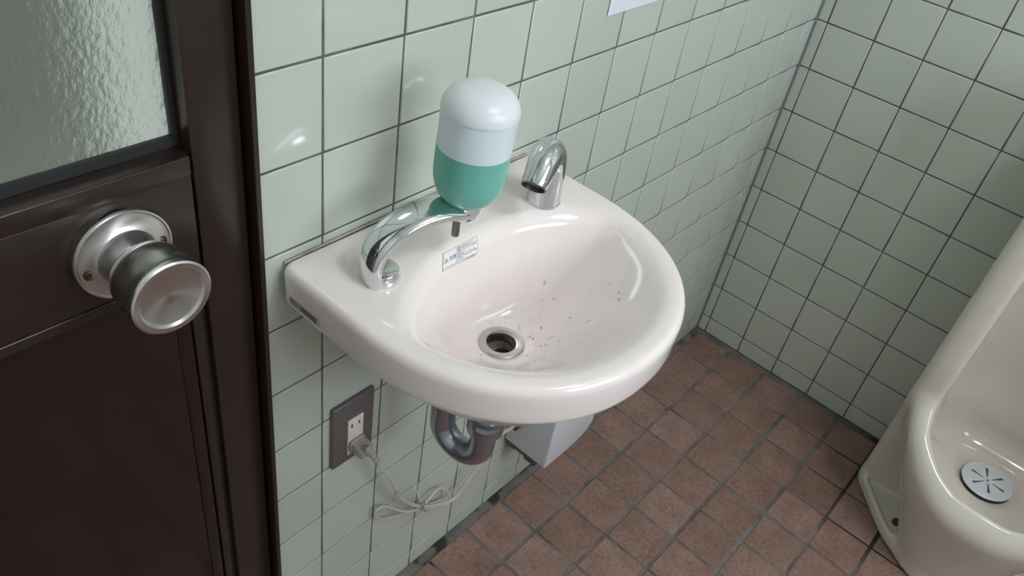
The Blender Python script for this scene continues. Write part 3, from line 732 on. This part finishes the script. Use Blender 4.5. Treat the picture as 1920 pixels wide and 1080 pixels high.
# ------------------------------------------------------------------ urinal (signed distance field -> surface nets)
UY, DR_D, DR_Z = -0.735, 0.166, 0.184
def smin(a, b, k): h = np.clip(0.5+0.5*(b-a)/k, 0, 1); return b*(1-h)+a*h-k*h*(1-h)
def smax(a, b, k): return -smin(-a, -b, k)
def rbox2(d, o, d0, d1, w, r):
    cx, hx = (d0+d1)/2, (d1-d0)/2
    qx, qy = np.abs(d-cx)-hx+r, np.abs(o)-w+r
    return np.hypot(np.maximum(qx, 0), np.maximum(qy, 0))+np.minimum(np.maximum(qx, qy), 0)-r
def urinal_field(d, o, z):
    def I(xs, ys):                                # smooth profile in height
        q = np.linspace(-0.1, 1.1, 401); y = np.interp(q, xs, ys); w = np.exp(-np.linspace(-2, 2, 31)**2); w /= w.sum()
        y = np.convolve(np.pad(y, 15, 'edge'), w, 'valid'); return np.interp(z, q, y)
    ao = np.abs(o)
    wd = I([0, 0.12, 0.22, 0.33, 0.42, 0.95], [0.160, 0.176, 0.200, 0.250, 0.252, 0.215])
    block = rbox2(d, o, -0.2, wd, 0.211, 0.022)
    block = smax(block, z-0.945, 0.03)
    nw = I([0, 0.03, 0.12, 0.21, 0.30, 0.36], [0.078, 0.084, 0.125, 0.170, 0.196, 0.203])
    nd = I([0, 0.03, 0.12, 0.21, 0.28], [0.326, 0.329, 0.346, 0.372, 0.384])
    nose = rbox2(d, o, -0.3, nd, nw, np.minimum(nw*0.92, nd*0.45))
    rim = z-(0.228+np.clip(0.382-d, 0, 0.13)*0.95)
    ext = smin(block, nose, 0.02)
    solid = smin(block, smax(nose, rim, 0.034), 0.022)
    # foot flange with its bolt pocket
    foot = smax(smax(d*0.0+ao-0.209, (d-0.166)*0.66+(ao-0.206)*0.75, 0.01), (d-0.283)*0.86+(ao-0.098)*0.52, 0.01)
    foot = smax(foot, d-0.328, 0.012)
    ft = smax(foot, z-0.034, 0.010)
    pocket = smax(foot+0.011, 0.019-z+0.10*np.maximum(0, -foot-0.011), 0.008)
    ft = smax(ft, -pocket, 0.006)
    solid = smin(solid, ft, 0.010)
    # bowl
    cav = rbox2(d, o, 0.050, 0.352, 0.149, 0.105)
    cav = smax(cav, ext+0.037, 0.03)
    floor_ = DR_Z-0.004-z+0.12*np.maximum(0, ao-0.06)*0
    cav = smax(cav, floor_, 0.055)
    cav = smax(cav, z-0.900, 0.05)
    up = rbox2(d, o, 0.050, 0.6, 0.149, 0.105); up = smax(up, np.maximum(0.31-z, z-0.885), 0.06)
    cav = smin(cav, up, 0.03)
    solid = smax(solid, -cav, 0.015)
    solid = np.maximum(solid, 0.0006-d); solid = np.maximum(solid, 0.0004-z)
    return solid
def surface_nets(field, lo, hi, h):
    ax = [np.arange(lo[i], hi[i]+h, h) for i in range(3)]
    # evaluated level by level because the profiles are interpolated in z
    D, O = np.meshgrid(ax[0], ax[1], indexing='ij')
    S = np.stack([field(D, O, np.full_like(D, zz)) for zz in ax[2]], 2)
    ins = S < 0
    nx, ny, nz = S.shape
    c = [ins[a:nx-1+a, b:ny-1+b, e:nz-1+e] for a in (0, 1) for b in (0, 1) for e in (0, 1)]
    cnt = sum(x.astype(np.int8) for x in c); act = (cnt > 0) & (cnt < 8)
    idx = np.argwhere(act); vid = -np.ones(act.shape, int); vid[act] = np.arange(len(idx))
    acc = np.zeros((len(idx), 3)); num = np.zeros(len(idx))
    offs = [(a, b, e) for a in (0, 1) for b in (0, 1) for e in (0, 1)]
    for i in range(8):
        for j in range(i+1, 8):
            if sum(abs(p-q) for p, q in zip(offs[i], offs[j])) != 1: continue
            A, B = np.array(offs[i]), np.array(offs[j])
            sa = S[idx[:, 0]+A[0], idx[:, 1]+A[1], idx[:, 2]+A[2]]; sb = S[idx[:, 0]+B[0], idx[:, 1]+B[1], idx[:, 2]+B[2]]
            m_ = (sa < 0) != (sb < 0); t = np.where(m_, sa/(sa-sb+1e-30), 0)
            acc += np.where(m_[:, None], idx+A+(B-A)*t[:, None], 0); num += m_
    verts = acc/num[:, None]*h+np.array(lo)
    faces = []
    for axis in range(3):
        sl0 = [slice(None)]*3; sl1 = [slice(None)]*3; sl0[axis] = slice(0, -1); sl1[axis] = slice(1, None)
        e = ins[tuple(sl0)] != ins[tuple(sl1)]; E_ = np.argwhere(e)
        u, w = [(1, 2), (2, 0), (0, 1)][axis]
        ok = (E_[:, u] > 0) & (E_[:, w] > 0) & (E_[:, u] < S.shape[u]-1) & (E_[:, w] < S.shape[w]-1); E_ = E_[ok]
        flip = ins[tuple(sl0)][tuple(E_.T)]
        def cell(du, dw):
            q = E_.copy(); q[:, u] -= du; q[:, w] -= dw; return vid[tuple(q.T)]
        Q = np.stack([cell(1, 1), cell(0, 1), cell(0, 0), cell(1, 0)], 1)
        Q[~flip] = Q[~flip][:, ::-1]; faces.append(Q)
    return verts, np.concatenate(faces)
uv, uf = surface_nets(urinal_field, (-0.004, -0.22, -0.004), (0.398, 0.22, 0.955), 0.004)
uv = np.stack([XC-0.0002-uv[:, 0], UY+uv[:, 1], uv[:, 2]], 1)
uf = uf[:, ::-1]
# even out the stair-steps of the grid
nbr_s = np.zeros_like(uv); nbr_n = np.zeros(len(uv))
for it in range(9):
    nbr_s[:] = 0; nbr_n[:] = 0
    for a, b in ((0, 1), (1, 2), (2, 3), (3, 0)):
        np.add.at(nbr_s, uf[:, a], uv[uf[:, b]]); np.add.at(nbr_n, uf[:, a], 1)
        np.add.at(nbr_s, uf[:, b], uv[uf[:, a]]); np.add.at(nbr_n, uf[:, b], 1)
    uv = uv*0.45+0.55*nbr_s/np.maximum(nbr_n, 1)[:, None]
ur = tag(empty('urinal', (XC-0.17, UY, 0)), 'ivory ceramic floor-standing urinal against the green tiled wall', 'urinal')
me = mesh('body', uv.tolist(), uf.tolist()); fix(me)
put(link('body', me, 'urinal', smooth=True), ur)
utree = BVHTree.FromPolygons([tuple(p) for p in uv], [tuple(q) for q in uf.tolist()])
for sgn in (1, -1):
    lathe('floor_bolt', [(0.0, 0.0150), (0.0055, 0.0145), (0.0080, 0.0105), (0.0088, 0.006), (0.0120, 0.0052), (0.0125, 0.0)], 'rust', ur, 16, (1.0140, UY+sgn*0.0920, 0.0180))
# drain cover: white disc with six slots round a hub, green block showing beneath
CX, CY, CZ = XC-DR_D, UY+0.006, DR_Z
tilt = Vector((-0.06, 0.05, 1)).normalized()
dc = tag(empty('drain_cover', (CX, CY, CZ)), 'white round drain cover with six radial slots in the urinal bowl', 'drain cover')
q = Vector((0, 0, 1)).rotation_difference(tilt).to_matrix()
def disc_pt(r, a, z): return Vector((CX, CY, CZ+0.006))+q @ Vector((r*math.cos(a), r*math.sin(a), z))
lathe('rim', [(0.0455, 0.0), (0.0480, 0.0012), (0.0482, 0.0050), (0.046, 0.0056)], 'dark', dc, 64, tuple(disc_pt(0, 0, -0.006)), tuple(tilt))
lathe('deodorant_block', [(0.0, 0.0078), (0.043, 0.0078), (0.044, 0.002), (0.0, 0.0)], 'green', dc, 48, tuple(disc_pt(0, 0, -0.0055)), tuple(tilt))
bm = bmesh.new()
NA = 144
def slot_w(r):                        # half width of a slot at radius r
    return 0.0 if (r < 0.0095 or r > 0.0336) else 0.0010+0.0022*(r-0.0095)/0.024
rs = [0.0026, 0.006, 0.0093, 0.0096, 0.014, 0.020, 0.026, 0.032, 0.0335, 0.0341, 0.040, 0.0465, 0.0485]
grid = {}
for k in range(6):                    # each sixth runs from one slot axis to the next
    a0 = R(20)+k*math.pi/3
    for i, r in enumerate(rs):
        w = math.asin(min(1, slot_w(r)/r))
        for j in range(9):
            a = a0+w+(math.pi/3-2*w)*j/8
            grid[k, i, j] = bm.verts.new(disc_pt(r, a, 0.0052 if i < len(rs)-1 else 0.0040))
for k in range(6):
    for i in range(len(rs)-1):
        for j in range(8):
            bm.faces.new((grid[k, i, j], grid[k, i+1, j], grid[k, i+1, j+1], grid[k, i, j+1]))
bmesh.ops.remove_doubles(bm, verts=bm.verts, dist=1e-5)
g = bmesh.ops.extrude_face_region(bm, geom=list(bm.faces))
for e in g['geom']:
    if isinstance(e, bmesh.types.BMVert): e.co -= q @ Vector((0, 0, 0.0022))
bmesh.ops.recalc_face_normals(bm, faces=bm.faces)
me = bpy.data.meshes.new('cover_disc'); bm.to_mesh(me); bm.free()
put(link('cover_disc', me, 'disc'), dc)
lathe('hub', [(0.0, 0.0010), (0.0022, 0.0008), (0.0026, 0.0)], 'green', dc, 20, tuple(disc_pt(0, 0, 0.004)), tuple(tilt))

# ------------------------------------------------------------------ water drops in the basin
v, f = [], []
rnd = random.Random(3)
def drop(x, y, r):
    h, nn = on_bowl(x, y, 0.0)
    t = nn.orthogonal().normalized(); b = nn.cross(t); o = len(v)
    el = rnd.uniform(0.8, 1.5)
    for (rr, hh) in ((1.0, 0.0), (0.8, 0.28), (0.45, 0.45)):
        for k in range(8):
            a = 2*math.pi*k/8; v.append(h+t*(math.cos(a)*rr*r*el)+b*(math.sin(a)*rr*r)+nn*(hh*r))
    v.append(h+nn*(0.5*r))
    for s in range(2):
        for k in range(8): f.append((o+s*8+k, o+s*8+(k+1) % 8, o+s*8+8+(k+1) % 8, o+s*8+8+k))
    for k in range(8): f.append((o+16+k, o+16+(k+1) % 8, o+24))
for k in range(95):
    a = rnd.uniform(0, 2*math.pi); r = rnd.random()**0.6
    x, y = SCX+0.035+0.085*r*math.cos(a), -0.185+0.075*r*math.sin(a)
    if math.hypot(x-DRX, y-DRY) < 0.032: continue
    drop(x, y, rnd.uniform(0.0005, 0.0016))
o = link('water_droplets', fix(mesh('drops', v, f)), 'water', smooth=True); o['kind'] = 'stuff'
tag(o, 'clear water droplets scattered in the basin bowl', 'water')
